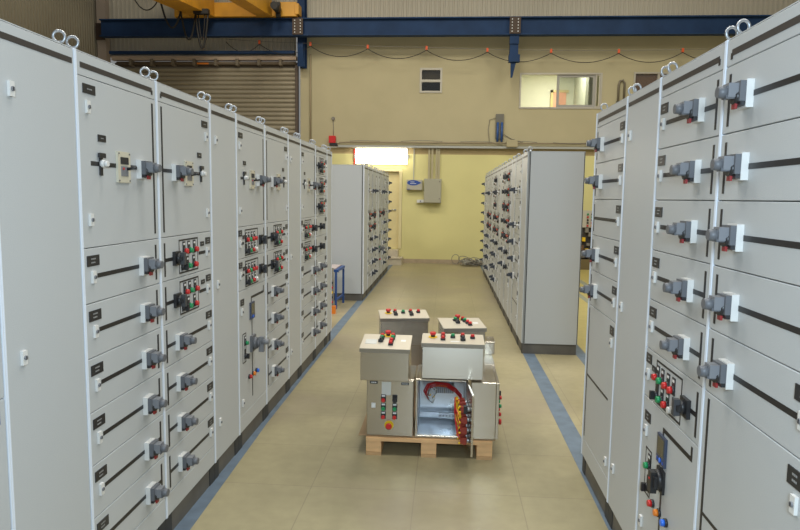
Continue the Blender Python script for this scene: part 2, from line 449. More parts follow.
# ---- back left block
GB = 'cabinets of the back left block'
def block(X, right, cols, gr, end):
    for i, (y0, y1, rows, seam, lab) in enumerate(cols):
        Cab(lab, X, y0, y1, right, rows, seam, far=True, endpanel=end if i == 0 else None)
block(AX, False, [
    (10.15, 10.68, [('C', ())], 'hi', 'nearest cabinet of the back left block, blank grey end panel facing the aisle'),
    (10.68, 11.33, [('B', 0, 3), ('M2', 3), ('M2', 4)] + [('H', 5)] + F(6, 7, 8), 'hi', 'second cabinet in the back left block, pair of push button drawers at mid height'),
    (11.33, 11.98, [('B', 0, 3), ('M1', 3), ('M1', 4)] + F(5, 6, 7, 8), 'lo', 'third cabinet in the back left block, mirrors the second'),
    (11.98, 12.33, [('C', ())], 'hi', 'plain narrow cabinet in the middle of the back left block'),
    (12.33, 12.98, [('B', 0, 3), ('M2', 3), ('Q', 4, False)], 'hi', 'cabinet after the plain narrow one in the back left block, meter door below'),
    (12.98, 13.63, [('B', 0, 3), ('M1', 3)] + F(4, 5, 6, 7, 8), 'lo', 'next to last cabinet of the back left block, five handled drawers low down'),
    (13.63, 14.45, F(0, 1, 2, 3, 4, 5, 6, 7, 8), 'hi', 'farthest cabinet of the back left block beside the beige door, handles all the way down')], GB, ('lo',))
# ---- back right block
block(DX, True, [
    (6.90, 7.36, [('C', ())], 'hi', 'nearest cabinet of the back right block, large blank grey end panel above black plinth'),
    (7.36, 8.06, [('B', 0, 2), ('B', 2, 4)] + F(4, 5, 6) + [('P', 7, True, .45)], 'lo', 'second cabinet of the back right block, big handled doors over three drawers'),
    (8.06, 8.50, [('C', ())], 'hi', 'third cabinet of the back right block, plain and narrow'),
    (8.50, 9.15, [('M1', 0), ('M1', 1), ('M1', 2), ('M2', 3), ('M2', 4), ('H', 5), ('H', 6), ('P', 7)], 'lo', 'fourth cabinet of the back right block, column of push button drawers'),
    (9.15, 9.80, [('M2', 0), ('H', 1), ('M1', 2), ('H', 3), ('M2', 4)] + F(5, 6) + [('P', 7)], 'hi', 'fifth cabinet of the back right block, mixed push buttons and handles'),
    (9.80, 10.24, [('C', ())], 'hi', 'sixth cabinet of the back right block, plain and narrow'),
    (10.24, 10.89, [('B', 0, 3), ('M2', 3), ('M2', 4), ('H', 5)] + F(6, 7, 8), 'lo', 'seventh cabinet of the back right block, relay door above push button drawers'),
    (10.89, 11.54, [('M2', 0), ('M2', 1), ('M2', 2), ('M2', 3), ('M2', 4)] + F(5, 6, 7, 8), 'hi', 'eighth cabinet of the back right block, five push button drawers over four handles'),
    (11.54, 11.98, [('C', ())], 'hi', 'ninth cabinet of the back right block, plain and narrow'),
    (11.98, 12.63, [('B', 0, 3), ('M2', 3), ('M2', 4)] + F(5, 6, 7, 8), 'lo', 'tenth cabinet of the back right block, relay door over four handled drawers'),
    (12.63, 13.28, [('B', 0, 3), ('M1', 3), ('M1', 4)] + F(5, 6, 7, 8), 'hi', 'eleventh cabinet of the back right block, relay door mirrored'),
    (13.28, 13.72, [('C', ())], 'hi', 'twelfth cabinet of the back right block, plain, last but one'),
    (13.72, 14.38, F(0, 1, 2, 3, 4, 5, 6, 7, 8), 'lo', 'farthest cabinet of the back right block beside the cable heap, handles all the way down')], 'x', ('hi',))

# ------------------------------------------------------------------ pallet and stainless desks
pal = thing('wooden_pallet', 'light pine pallet on the aisle floor carrying the stainless control desks', 'pallet', (-.084, 3.985, 0))
PW = .41
for j, y in enumerate((0, .55, 1.10)):
    for x in (-PW, -.05, PW - .10):
        obj('block', cached('pallet_block', lambda: MB().box(0, .10, 0, .10, .022, .098, WOOD), .002), pal, (x, y, 0))
for i, x in enumerate((-PW, -.05, PW - .10)):
    obj('bottom_board', cached('pallet_bottom', lambda: MB().box(0, .10, 0, 1.20, 0, .021, WOODD)), pal, (x, 0, 0))
for i in range(9):
    obj('deck_board', cached(('pallet_deck', i % 2), lambda: MB().box(-PW, PW, 0, .105, .099, .122, WOOD if i % 2 == 0 else WOODD)), pal, (0, -.005 + i * .137, 0))
tag(obj('cardboard_sheet', MB().box(-.545, .345, 4.0, 5.15, .1235, .129, CARD)), 'brown cardboard sheet lying on the pallet under the steel desks', 'cardboard')

def m_sbutton(c, e=False):
    def fn():
        b = MB()
        if e:
            b.cyl((0, 0, 0), (0, 0, .003), .030, seg=20, m=YELLOW); b.cyl((0, 0, .003), (0, 0, .018), .014, seg=12, m=BPLAS)
            b.cyl((0, 0, .018), (0, 0, .030), .019, .021, 16, RED); b.cyl((0, 0, .030), (0, 0, .034), .021, .016, 16, RED)
        else:
            b.box(-.016, .016, -.016, .034, 0, .003, BPLAS); b.box(-.011, .011, .019, .030, .003, .0036, WTEXT)
            b.cyl((0, 0, 0), (0, 0, .012), .0155, seg=12, m=BPLAS); b.cyl((0, 0, .012), (0, 0, .026), .0135, .0115, 12, c)
        return b
    return fn
def m_sknob():
    b = MB(); b.box(-.016, .016, -.016, .034, 0, .003, BPLAS); b.cyl((0, 0, 0), (0, 0, .014), .017, seg=12, m=BPLAS); b.box(-.007, .007, -.016, .016, .012, .030, BPLAS); return b
SB = {'R': ('push_button', 'sb_r', m_sbutton(RED)), 'G': ('push_button', 'sb_g', m_sbutton(GREEN)), 'K': ('selector_knob', 'sb_k', m_sknob), 'E': ('emergency_stop', 'sb_e', m_sbutton(RED, True))}

def console(root, x0, x1, y0, y1, z0, z1, z2, btns, extra=None, lean=0.0):
    """top box with a lid sloping from z1 at the front y0 to z2 at the back y1, local coordinates"""
    b = MB(); b.prism([(y0, z0), (y1, z0), (y1, z2), (y0 + lean, z1)], 'x', x0, x1, STEEL)
    obj('console', b.mesh('console', .003), root)
    y0 += lean; L = math.hypot(y1 - y0, z2 - z1); a = math.atan2(z2 - z1, y1 - y0)
    w = x1 - x0
    lid = MB(); lid.box(-.006, w + .006, -.008, L + .004, .001, .013, STEELL)
    lid.box(-.006, w + .006, -.009, -.0082, -.014, .012, STEELD)
    o = obj('console_lid', lid.mesh('console_lid'), root, (x0, y0, z1), rot=(a, 0, 0))
    for c, fx, fy in btns:
        n, k, fn = SB[c]
        obj(n, cached(k, fn), o, (fx * w, fy * L, .0131))
    if extra: extra(o, w, L)
    return o

def film(o, w, L):
    b = MB(); rnd = random.Random(3)
    b.box(.06 * w, .30 * w, .30 * L, .62 * L, .0132, .0142, MATS['film']); obj('plastic_film', b, o)
    b = MB(); b.box(.80 * w, .90 * w, .52 * L, .64 * L, .0132, .0138, WTEXT); obj('paper_tag', b, o)
mat('film', (.62, .62, .58), .15)
def tagw(o, w, L):
    b = MB(); b.box(.78 * w, .90 * w, .42 * L, .54 * L, .0132, .0138, WTEXT); obj('paper_tag', b, o)

ZB = .1305
# --- front left desk: closed door with buttons
d = thing('control_desk', 'stainless desk at front left of the pallet, closed door with yellow emergency stop', 'control desk', (-.495, 4.0, 0))
obj('cabinet_body', MB().box(0, .308, .012, .36, ZB, .508, STEEL).mesh('cabinet_body', .003), d)
dr = obj('door', MB().box(.004, .304, -.006, .0115, ZB + .003, .505, STEEL).mesh('door', .002), d)
def front(o, c, x, z):
    n, k, fn = SB[c]; obj(n, cached(k, fn), o, (x, -.0061, z), rot=(PI/2, 0, 0))
for c, x, z in (('R', .112, .375), ('G', .112, .318), ('R', .112, .262), ('K', .186, .375), ('G', .186, .318), ('R', .186, .262), ('E', .150, .205)): front(dr, c, x, z)
b = MB(); b.box(.023, .073, -.0085, -.0062, .478, .496, BPLAS)
for i in range(3): b.box(.032 + .012*i, .040 + .012*i, -.0090, -.0085, .483, .491, WTEXT)
obj('nameplate', b, dr)
b = MB(); b.box(.226, .276, -.0085, -.0062, .475, .492, BPLAS)
for i in range(5): b.box(.231 + .008*i, .237 + .008*i, -.0090, -.0085, .481, .486, WTEXT)
obj('nameplate', b, dr)
b = MB(); b.box(.10, .16, -.0075, -.0062, .405, .492, MATS['film']); obj('plastic_film', b, dr)
obj('paper_tag', MB().box(.034, .060, -.0075, -.0062, .318, .350, WTEXT), dr)
console(d, -.035, .276, -.05, .205, .510, .710, .744,
        [('E', .50, .93), ('R', .385, .80), ('G', .385, .66), ('K', .375, .50), ('R', .615, .84), ('G', .615, .68), ('R', .60, .48), ('R', .60, .28)], film)
# --- front middle desk: open door showing wiring
d = thing('control_desk', 'stainless control desk with its door swung open showing red wiring inside', 'control desk', (-.175, 4.0, 0))
W2, H0, H1, DP = .336, ZB, .518, .36
b = MB(); t = .012
b.box(0, t, 0, DP, H0, H1, STEEL); b.box(W2 - t, W2, 0, DP, H0, H1, STEEL); b.box(t, W2 - t, 0, DP, H1 - t, H1, STEEL); b.box(t, W2 - t, 0, DP, H0, H0 + t, STEEL)
b.box(t, W2 - t, DP - t, DP, H0 + t, H1 - t, GALV)
obj('cabinet_body', b.mesh('cabinet_body', .002), d)
b = MB(); b.box(t + .001, t + .003, .02, DP - t - .001, H0 + t + .001, H1 - t - .001, GALV); b.box(W2 - t - .003, W2 - t - .001, .02, DP - t - .001, H0 + t + .001, H1 - t - .001, GALV)
b.box(t + .003, W2 - t - .003, .02, DP - t - .001, H0 + t + .0005, H0 + t + .003, GALV); b.box(t + .003, W2 - t - .003, .02, DP - t - .001, H1 - t - .003, H1 - t - .0005, GALV)
obj('liner', b, d)
obj('mounting_plate', MB().box(.03, W2 - .04, DP - .045, DP - .037, H0 + .10, H1 - .03, GALV), d)
b = MB(); b.box(.02, W2 - .02, DP - .08, DP - .05, H0 + .045, H0 + .072, GALV); b.box(.15, .29, DP - .10, DP - .0801, H0 + .038, H0 + .078, CHROME)
for i in range(6): b.cyl((.16 + .022*i, DP - .1002, H0 + .058), (.16 + .022*i, DP - .106, H0 + .058), .006, seg=8, m=MGREY)
obj('earth_bar', b, d)
b = MB()
for i in range(9): b.box(.125 + .014*i, .137 + .014*i, DP - .09, DP - .046, .345, .405, MGREY if i % 4 else CABLE)
b.box(.115, .26, DP - .0455, DP - .042, .36, .39, CHROME)
for i in range(7): b.box(.128 + .016*i, .138 + .016*i, DP - .097, DP - .0905, .392, .400, YELLOW)
obj('terminal_strip', b, d)
rnd = random.Random(5)
b = MB()
for i in range(9):   # red looped wires from terminals over to the door
    a = rnd.uniform(-.012, .012); z = rnd.uniform(-.012, .012); y = rnd.uniform(-.02, .02)
    b.tube([(.075 + a, DP - .10 + y, .315 + z), (.055 + a, DP - .12 + y, .36 + z), (.075 + a, DP - .13 + y, .405 + z), (.13 + a, DP - .14 + y, .425 + z), (.20 + a, DP - .17 + y, .428 + z), (.26, DP - .24 + y, .415 + z), (.295, .03 + y, .40 + z), (.296 + a*.3, -.04 + y, .38 + z)], .0032, 5, RED)
obj('wire_loom', b, d, label='bundle of red wires')
b = MB()
for i in range(12):
    an = i * .5; b.tube([(.075 + .01*math.cos(an), DP - .05, .385), (.09 + .045*math.cos(an), DP - .09 - .004*i, .35 + .045*math.sin(an)), (.09 + .02*math.cos(an + 1), DP - .11, .31 + .03*math.sin(an))], .0035, 5, WHITE if i % 3 else CABLE)
for i in range(5): b.box(.075 + .012*i, .083 + .012*i, DP - .145, DP - .135, .33 + .012*(i % 3), .338 + .012*(i % 3), YELLOW if i % 2 else WTEXT)
obj('cable_cluster', b, d, label='white cable ends')
b = MB(); n = 16
for q in range(4): b.tube([(.12 + .075*math.cos(PI*i/n), DP - .06 - .01*q, .40 + (.045 + .006*q)*math.sin(PI*i/n)) for i in range(n + 1)], .004, 5, GALV)
obj('cable_sleeve', b, d)
# open door, hinged on its right edge
DX0 = W2 + .001
od = obj('door', MB().box(DX0 - .014, DX0, -.300, .000, ZB + .003, .515, STEEL).mesh('door', .002), d, (DX0 * (1 - math.cos(.085)), -.004 - DX0 * math.sin(.085) , 0), rz=.085)
hb = MB()
for z in (.20, .45): hb.cyl((DX0 + .004, 0, z), (DX0 + .004, 0, z + .035), .004, seg=8, m=STEELD)
obj('hinge', hb, od)
rows = [.405, .340, .275, .210]
for zi, z in enumerate(rows):
    for yi, y in enumerate((-.225, -.150, -.085)):
        b = MB(); xr = DX0 - .0145
        b.cyl((xr, y, z), (xr - .018, y, z), .014, seg=10, m=CHROME)
        b.box(xr - .040, xr - .018, y - .017, y + .017, z - .022, z + .022, CBLOCK if (zi + yi) % 5 else BPLAS)
        b.box(xr - .056, xr - .0401, y - .014, y + .014, z - .017, z + .017, CBLOCK)
        for s_ in (-.014, .014):
            b.cyl((xr - .056, y + s_*.6, z + s_), (xr - .066, y + s_*.6, z + s_), .0065, seg=8, m=YELLOW)
        obj('contact_block', b, od, label='red contact block with yellow wire marks')
b = MB(); xr = DX0 - .08
for i in range(18):
    a = rnd.uniform(-.01, .012); y0 = rnd.choice((-.225, -.15, -.085)); z0 = rnd.choice(rows)
    b.tube([(xr + a, -.05, .41 + rnd.uniform(-.02, .02)), (xr - .006 + a, y0*.5 + rnd.uniform(-.03, .02), (z0 + .41)/2), (xr + a, y0 + rnd.uniform(-.02, .02), z0 + .03), (xr + .012, y0, z0)], .003, 5, RED if i % 3 else YELLOW)
obj('door_wiring', b, od, label='red and yellow wires')
console(d, .038, .428, -.03, .20, .531, .748, .762,
        [('E', .165, .62), ('R', .335, .72), ('R', .335, .36), ('G', .50, .62), ('R', .665, .72), ('K', .665, .36), ('R', .83, .60)],
        lambda o, w, L: obj('nameplate', MB().box(.46*w, .61*w, .18*L, .25*L, .0132, .0138, WTEXT), o), lean=.013)
# --- right desk turned to face the right, side toward the camera
d = thing('control_desk', 'stainless cabinet on the right edge of the pallet, turned so its buttons face sideways', 'control desk', (.182, 4.0, 0))
obj('cabinet_body', MB().box(0, .160, 0, .455, ZB, .508, STEEL).mesh('cabinet_body', .003), d)
dr = obj('door', MB().box(.1605, .180, .004, .451, ZB + .003, .505, STEEL).mesh('door', .002), d)
for c, y, z in (('R', .12, .375), ('G', .12, .318), ('R', .12, .262), ('R', .12, .215), ('K', .22, .375), ('G', .22, .318), ('R', .22, .262), ('E', .18, .19)):
    n, k, fn = SB[c]; obj(n, cached(k, fn), dr, (.1801, y, z), rot=(PI/2, 0, PI/2))
d = thing('steel_cabinet', 'low stainless cabinet behind the sideways one, at the right rear of the pallet', 'cabinet', (.182, 4.462, 0))
obj('cabinet_body', MB().box(0, .165, 0, .50, ZB, .505, STEEL).mesh('cabinet_body', .003), d)
obj('door', MB().box(.166, .184, .004, .496, ZB + .003, .503, STEEL).mesh('door', .002), d)
d = thing('junction_box', 'small stainless box sitting on the low cabinet at the right rear of the pallet', 'box', (.302, 4.76, .506))
obj('box_body', MB().box(0, .082, 0, .19, 0, .085, STEEL).mesh('box_body', .003), d)
obj('lid', MB().box(-.002, .084, -.002, .192, .0855, .097, STEEL).mesh('lid', .002), d)
# --- rear desks, turned slightly
d = thing('control_desk', 'stainless desk at rear left of the pallet, row of buttons along its lid', 'control desk', (-.497, 4.90, 0), math.radians(10))
obj('cabinet_body', MB().box(.03, .34, .03, .30, ZB, .508, STEEL).mesh('cabinet_body', .003), d)
console(d, 0, .378, 0, .215, .510, .722, .748,
        [('E', .18, .62), ('R', .33, .72), ('K', .33, .38), ('G', .50, .62), ('R', .665, .72), ('K', .665, .36), ('R', .83, .68)])
d = thing('control_desk', 'stainless desk at rear right of the pallet, buttons clustered on its lid', 'control desk', (.0, 4.52, 0), math.radians(10))
obj('cabinet_body', MB().box(.00, .150, .02, .30, ZB, .524, STEEL).mesh('cabinet_body', .003), d)
console(d, 0, .305, 0, .26, .526, .735, .758,
        [('E', .46, .88), ('G', .38, .74), ('K', .41, .50), ('R', .58, .80), ('G', .60, .64), ('R', .64, .46), ('R', .67, .28)], tagw)
d = None

# ------------------------------------------------------------------ hall shell
YB = 16.4
def noise_floor():
    m = bpy.data.materials.new('floor_tiles'); m.use_nodes = True; nt = m.node_tree; N = nt.nodes.new; L = nt.links.new
    b = nt.nodes['Principled BSDF']; tc = N('ShaderNodeTexCoord')
    br = N('ShaderNodeTexBrick'); br.offset = 0; br.squash = 1
    br.inputs['Scale'].default_value = 1; br.inputs['Mortar Size'].default_value = .003; br.inputs['Brick Width'].default_value = .60; br.inputs['Row Height'].default_value = .60
    br.inputs['Color1'].default_value = (.325, .280, .160, 1); br.inputs['Color2'].default_value = (.345, .298, .175, 1); br.inputs['Mortar'].default_value = (.26, .22, .135, 1)
    mp = N('ShaderNodeMapping'); mp.inputs['Location'].default_value = (.15, .1, 0); L(tc.outputs['Object'], mp.inputs['Vector']); L(mp.outputs['Vector'], br.inputs['Vector'])
    n1 = N('ShaderNodeTexNoise'); n1.inputs['Scale'].default_value = .9; n1.inputs['Detail'].default_value = 6; L(tc.outputs['Object'], n1.inputs['Vector'])
    n2 = N('ShaderNodeTexNoise'); n2.inputs['Scale'].default_value = 14; n2.inputs['Detail'].default_value = 6; L(tc.outputs['Object'], n2.inputs['Vector'])
    r1 = N('ShaderNodeMapRange'); r1.inputs['From Min'].default_value = .3; r1.inputs['From Max'].default_value = .7; r1.inputs['To Min'].default_value = .76; r1.inputs['To Max'].default_value = 1.12; L(n1.outputs['Fac'], r1.inputs['Value'])
    r2_ = N('ShaderNodeMapRange'); r2_.inputs['From Min'].default_value = .3; r2_.inputs['From Max'].default_value = .7; r2_.inputs['To Min'].default_value = .94; r2_.inputs['To Max'].default_value = 1.06; L(n2.outputs['Fac'], r2_.inputs['Value'])
    mu = N('ShaderNodeMath'); mu.operation = 'MULTIPLY'; L(r1.outputs['Result'], mu.inputs[0]); L(r2_.outputs['Result'], mu.inputs[1])
    sc = N('ShaderNodeVectorMath'); sc.operation = 'SCALE'; L(br.outputs['Color'], sc.inputs[0]); L(mu.outputs['Value'], sc.inputs['Scale'])
    n3 = N('ShaderNodeTexNoise'); n3.inputs['Scale'].default_value = .55; n3.inputs['Detail'].default_value = 3; L(tc.outputs['Object'], n3.inputs['Vector'])
    r3 = N('ShaderNodeMapRange'); r3.inputs['From Min'].default_value = .50; r3.inputs['From Max'].default_value = .58; r3.inputs['To Max'].default_value = .38; L(n3.outputs['Fac'], r3.inputs['Value'])
    mxs = N('ShaderNodeMix'); mxs.data_type = 'RGBA'; L(r3.outputs['Result'], mxs.inputs['Factor']); L(sc.outputs['Vector'], mxs.inputs['A']); mxs.inputs['B'].default_value = (.27, .215, .155, 1)
    L(mxs.outputs['Result'], b.inputs['Base Color'])
    rr = N('ShaderNodeMapRange'); rr.inputs['To Min'].default_value = .30; rr.inputs['To Max'].default_value = .5; L(n1.outputs['Fac'], rr.inputs['Value']); L(rr.outputs['Result'], b.inputs['Roughness'])
    return m
FLOOR = noise_floor()
struct('floor', MB().box(-9.2, 9.6, -3, YB + .3, -.05, 0, FLOOR))
LINEB = mat('floor_line_blue_grey', (.115, .155, .20), .5, noise=.18, nscale=9)
LINEG = mat('floor_line_grey_green', (.30, .31, .24), .5, noise=.1)
FYEL = mat('floor_zone_yellow', (.52, .43, .15), .4, noise=.06)  # one even yellow over the floor zone on the right
ln = 0
def line(pts, m, z=.0012):
    global ln; ln += 1
    b = MB(); b.prism(pts, 'z', .0003, z, m); return struct('trim_%d' % ln, b)
line([(-1.44, 1.0), (-1.225, 1.0), (-1.255, 3.0), (-1.296, 4.5), (-1.312, 9.6), (-1.312, 16.2), (-1.41, 16.2)], LINEB)
line([(.862, 1.0), (.99, 1.0), (.99, 16.2), (.862, 16.2)], LINEB)
line([(1.44, 3.6), (1.55, 3.6), (1.55, 16.2), (1.44, 16.2)], LINEB)
line([(1.56, 5.4), (5.2, 5.4), (5.2, 16.2), (1.56, 16.2)], FYEL, .0008)
line([(2.33, 5.6), (2.43, 5.6), (2.43, 16.2), (2.33, 16.2)], LINEG, .0014)
line([(2.74, 5.6), (2.86, 5.6), (2.86, 16.2), (2.74, 16.2)], LINEG, .0014)

PLAST = mat('beige_plaster', (.47, .41, .25), .75, noise=.05, nscale=1.2)
PLASTY = mat('yellow_plaster', (.69, .63, .285), .7, noise=.04, nscale=1.2)
WX0, WX1, WZ = -3.80, 9.6, 5.85
holes = [(-.75, -.186, 4.31, 4.92), (1.742, 3.757, 3.93, 4.80), (4.51, 6.2, 4.03, 4.82)]
def wall_with_holes(x0, x1, z0, z1, y0, y1, holes, m):
    b = MB(); xs = sorted({x0, x1} | {v for h in holes for v in h[:2]}); zs = sorted({z0, z1} | {v for h in holes for v in h[2:]})
    for i in range(len(xs) - 1):
        for j in range(len(zs) - 1):
            cx, cz = (xs[i] + xs[i+1])/2, (zs[j] + zs[j+1])/2
            if any(h[0] < cx < h[1] and h[2] < cz < h[3] for h in holes): continue
            b.box(xs[i], xs[i+1], y0, y1, zs[j], zs[j+1], m)
    return b
ZS = 2.97
b = wall_with_holes(WX0, WX1, ZS, WZ, YB, YB + .2, holes, PLAST)
b.box(WX0, -2.375, YB, YB + .2, 0, ZS, PLASTY); b.box(-1.155, WX1, YB, YB + .2, 0, ZS, PLASTY); b.box(-2.375, -1.155, YB, YB + .2, 2.42, ZS, PLASTY); b.box(-2.375, -1.155, YB, YB + .2, 0, .358, PLASTY); b.box(-2.375, -1.155, YB + .16, YB + .2, .358, 2.42, PLASTY)
b.box(WX0, WX1, YB - .001, YB, 2.78, ZS, mat('wall_band_shadow', (.42, .32, .155), .75, noise=.05))  # darker band paints the shadow below the cable tray onto the wall
struct('wall_back', b)
struct('baseboard_back', MB().box(-1.1, WX1, YB - .014, YB, 0, .10, mat('skirting_stone', (.42, .33, .22), .6, noise=.1)))
# corrugated cladding
CLADB = mat('cladding_back_beige', (.52, .47, .37), .6, noise=.04, nscale=1)
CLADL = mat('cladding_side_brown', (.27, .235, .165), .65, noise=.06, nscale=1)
def cladding(x0, x1, z0, z1, y, pitch, dep, m):
    b = MB(); n = int((x1 - x0)/pitch)
    for i in range(n):
        x = x0 + i*pitch
        p = [(x, y), (x + pitch*.55, y), (x + pitch*.65, y - dep), (x + pitch*.9, y - dep), (x + pitch, y)]
        for a, c in zip(p[:-1], p[1:]): b.face([(a[0], a[1], z0), (c[0], c[1], z0), (c[0], c[1], z1), (a[0], a[1], z1)], m)
    b.box(x0, x1, y + .004, y + .03, z0, z1, m)
    return b
struct('wall_upper', cladding(-9.0, 9.6, WZ + .002, 8.6, YB, .115, .022, CLADB))
struct('wall_over_shutter', cladding(-9.0, -3.92, 5.20, WZ, YB + .04, .115, .022, CLADB))
w = struct('wall_left', cladding(0, 12.4, 0, 8.6, 0, .105, .03, CLADL), (-9.05, 16.42, 0), -PI/2)
w.rotation_euler = (0, 0, -PI/2); w.scale = (1, 1, 1)
w.location = (-9.05, 4.0, 0); w.rotation_euler = (0, 0, PI/2)
struct('wall_right', MB().box(9.62, 9.8, 4, YB + .2, 0, 8.6, PLAST))

# steel: corner flange, column, runway beam
tag(obj('steel_column', MB().box(-8.95, -8.72, YB - .35, YB - .15, 0, 8.4, mat('flange_pale_pink', (.36, .29, .23), .6)).box(-8.96, -8.74, YB - .40, YB - .352, 5.55, 5.95, mat('rust_bracket', (.035, .018, .010), .7))), 'pale steel column with rusty bracket in the far left corner of the hall', 'column')
c = thing('steel_column', 'dark blue steel column rising beside the roller shutter', 'column', (-3.71, YB - .17, 0))
b = MB(); b.box(-.09, .09, -.14, -.125, 4.9, 8.4, BEAMB); b.box(-.09, .09, .125, .14, 4.9, 8.4, BEAMB); b.box(-.008, .008, -.124, .124, 4.9, 8.4, BEAMB); obj('column_shaft', b, c)
b = MB(); b.prism([(-.14, 4.9), (-.14, 5.45), (-.24, 5.45), (-.24, 5.35)], 'x', -.07, .07, BEAMB); obj('bracket', b, c)
bm_ = thing('runway_beam', 'long dark blue crane runway beam spanning the back wall', 'beam', (0, 15.85, 0))
zb0, zb1 = 5.565, 5.985
b = MB(); b.box(-8.72, 9.6, -.10, .10, zb1 - .03, zb1, BEAMB); b.box(-8.72, 9.6, -.10, .10, zb0, zb0 + .03, BEAMB); b.box(-8.72, 9.6, -.012, .012, zb0 + .03, zb1 - .03, BEAMB); obj('girder_section', b, bm_)
RUST = mat('bolt_plate_brown', (.07, .045, .03), .7)
for x in (-3.71, 1.52):
    b = MB(); b.box(x - .13, x + .13, -.125, -.1005, zb0 + .02, zb1 - .02, RUST)
    for ix in (-.07, .07):
        for iz in range(5): b.cyl((x + ix, -.1255, zb0 + .07 + .07*iz), (x + ix, -.137, zb0 + .07 + .07*iz), .014, seg=6, m=WTEXT)
    obj('splice_plate', b, bm_)
b = MB(); b.box(1.41, 1.63, -.06, .06, zb0 - .20, zb0 - .001, BEAMB); b.box(1.42, 1.62, -.03, .10, zb0 - .52, zb0 - .20, BEAMB); b.box(1.40, 1.66, -.08, .10, zb0 - .62, zb0 - .45, BEAMB)
b.prism([(1.45, zb0 - .62), (1.58, zb0 - .62), (1.50, zb0 - .98), (1.46, zb0 - .98)], 'y', -.02, .02, BEAMB); obj('support_bracket', b, bm_)

# overhead crane
cr = thing('overhead_crane', 'yellow overhead crane above the roller shutter', 'crane', (0, 15.2, 0))
obj('end_carriage', MB().box(-6.75, -3.72, .45, .72, zb1 + .006, zb1 + .34, CRANEY).box(-3.76, -3.66, .43, .74, zb1 + .05, zb1 + .30, CRANEY).mesh('end_carriage', .006), cr)
for gx0, gx1 in ((-6.30, -5.74), (-4.68, -4.32)):
    b = MB(); b.prism([(.44, 5.99), (-1.8, 5.74), (-3.6, 5.58), (-3.6, 6.9), (.44, 6.9)], 'x', gx0, gx1, CRANEY); obj('bridge_girder', b, cr)
b = MB(); b.cyl((-4.15, .36, 6.12), (-4.15, .0, 6.12), .09, seg=12, m=RUBBER); b.box(-4.2, -4.1, .36, .44, 5.95, 6.3, RUBBER); obj('travel_motor', b, cr)
def sag(p, q, d, n=14):
    return [(p[0] + (q[0]-p[0])*i/n, p[1] + (q[1]-p[1])*i/n, p[2] + (q[2]-p[2])*i/n - d*(1 - (2*i/n - 1)**2)) for i in range(n + 1)]
def px(x, z, Y=14.9):   # helper in wall metres scaled from Y=16 to depth Y
    k = Y/16; return (x*k, Y - 15.2, CH + (z - CH)*k)
b = MB()
b.tube(sag((-7.38, -.3, 6.20), (-6.78, -.3, 6.20), .26), .014, 5, RUBBER)
b.tube(sag((-6.76, -.3, 6.20), (-6.26, -.3, 5.94), .52), .022, 6, RUBBER)
b.tube(sag((-6.27, -.32, 5.96), (-5.91, -.32, 5.82), .62), .022, 6, RUBBER)
b.tube(sag((-5.92, -.3, 5.86), (-5.62, -.3, 5.86), .78, 20), .024, 6, RUBBER)
b.tube(sag((-5.86, -.28, 5.86), (-5.70, -.28, 5.86), .58, 16), .014, 6, RUBBER)
b.box(-5.95, -5.60, -.36, -.24, 5.84, 5.95, RUBBER)
obj('trailing_cable', b, cr)

# festoon wire along the wall
fe = thing('festoon_wire', 'thin sagging wire held by orange clips along the upper back wall', 'wire', (0, 16.04, 0))
cl = [(-5.6, 5.55), (-4.75, 5.49), (-3.46, 5.44), (-2.03, 5.37), (-.58, 5.335), (.90, 5.285), (2.43, 5.26), (4.03, 5.25), (5.52, 5.27), (7.0, 5.3)]
CLIPM = mat('orange_clip', (.70, .10, .02), .5)
b = MB()
for p, q in zip(cl[:-1], cl[1:]): b.tube(sag((p[0], 0, p[1] - .06), (q[0], 0, q[1] - .06), .22), .0085, 5, RUBBER)
obj('wire', b, fe)
obj('carrier_wire', MB().tube([(x, 0, z + .005) for x, z in cl], .006, 5, CABLE), fe)
for x, z in cl[1:]: obj('clip', cached('clip', lambda: MB().box(-.025, .025, -.02, .02, -.055, .035, CLIPM)), fe, (x, 0, z))

# roller shutter
SH = mat('shutter_slat_grey_brown', (.36, .31, .22), .5, metal=.25, noise=.08, nscale=1.5)
b = MB(); pitch = .112; n = 44
for i in range(n):
    z = .02 + i*pitch
    pr = [(-.005, z), (-.028, z + .02), (-.034, z + .05), (-.028, z + .08), (-.005, z + .10), (.004, z + .112), (.004, z)]
    b.prism([(p[0], p[1]) for p in pr], 'x', -8.70, -3.93, SH)
rs = thing('roller_shutter', 'closed grey brown roller shutter with horizontal slats in the back wall', 'shutter', (0, YB + .04, 0))
obj('slat_curtain', b, rs)
obj('guide_rail', MB().box(-3.93, -3.86, -.08, .05, 0, 5.0, mat('guide_rail_brown', (.10, .07, .05), .6)), rs)
b = MB(); b.box(-8.7, -3.88, -.02, .12, 4.955, 5.06, mat('shutter_box_dark', (.11, .08, .05), .7)); b.cyl((-8.6, -.10, 5.03), (-3.9, -.10, 5.03), .045, seg=10, m=mat('shaft_brown', (.16, .12, .08), .6)); obj('roller_shaft', b, rs)
for i in range(8):
    obj('shaft_bracket', cached('shaft_bracket', lambda: MB().box(-.035, .035, -.20, -.02, -.07, .09, mat('shaft_bracket_grey', (.20, .16, .11), .6))), rs, (-8.2 + i*.56, 0, 5.03))
obj('orange_coupling', MB().box(-6.45, -6.15, -.17, -.146, 4.99, 5.03, ORANGE), rs)
obj('lintel_panel', MB().box(-8.72, -3.88, -.16, -.02, 5.10, 5.20, mat('lintel_pinkish', (.50, .38, .28), .7)), rs)
tag(obj('wall_pipe', MB().cyl((-3.53, YB - .035, 3.0), (-3.53, YB - .035, 5.25), .022, seg=8, m=mat('pipe_wall_tan', (.34, .27, .16), .7))), 'thin tan vertical pipe on the wall right of the roller shutter', 'pipe')
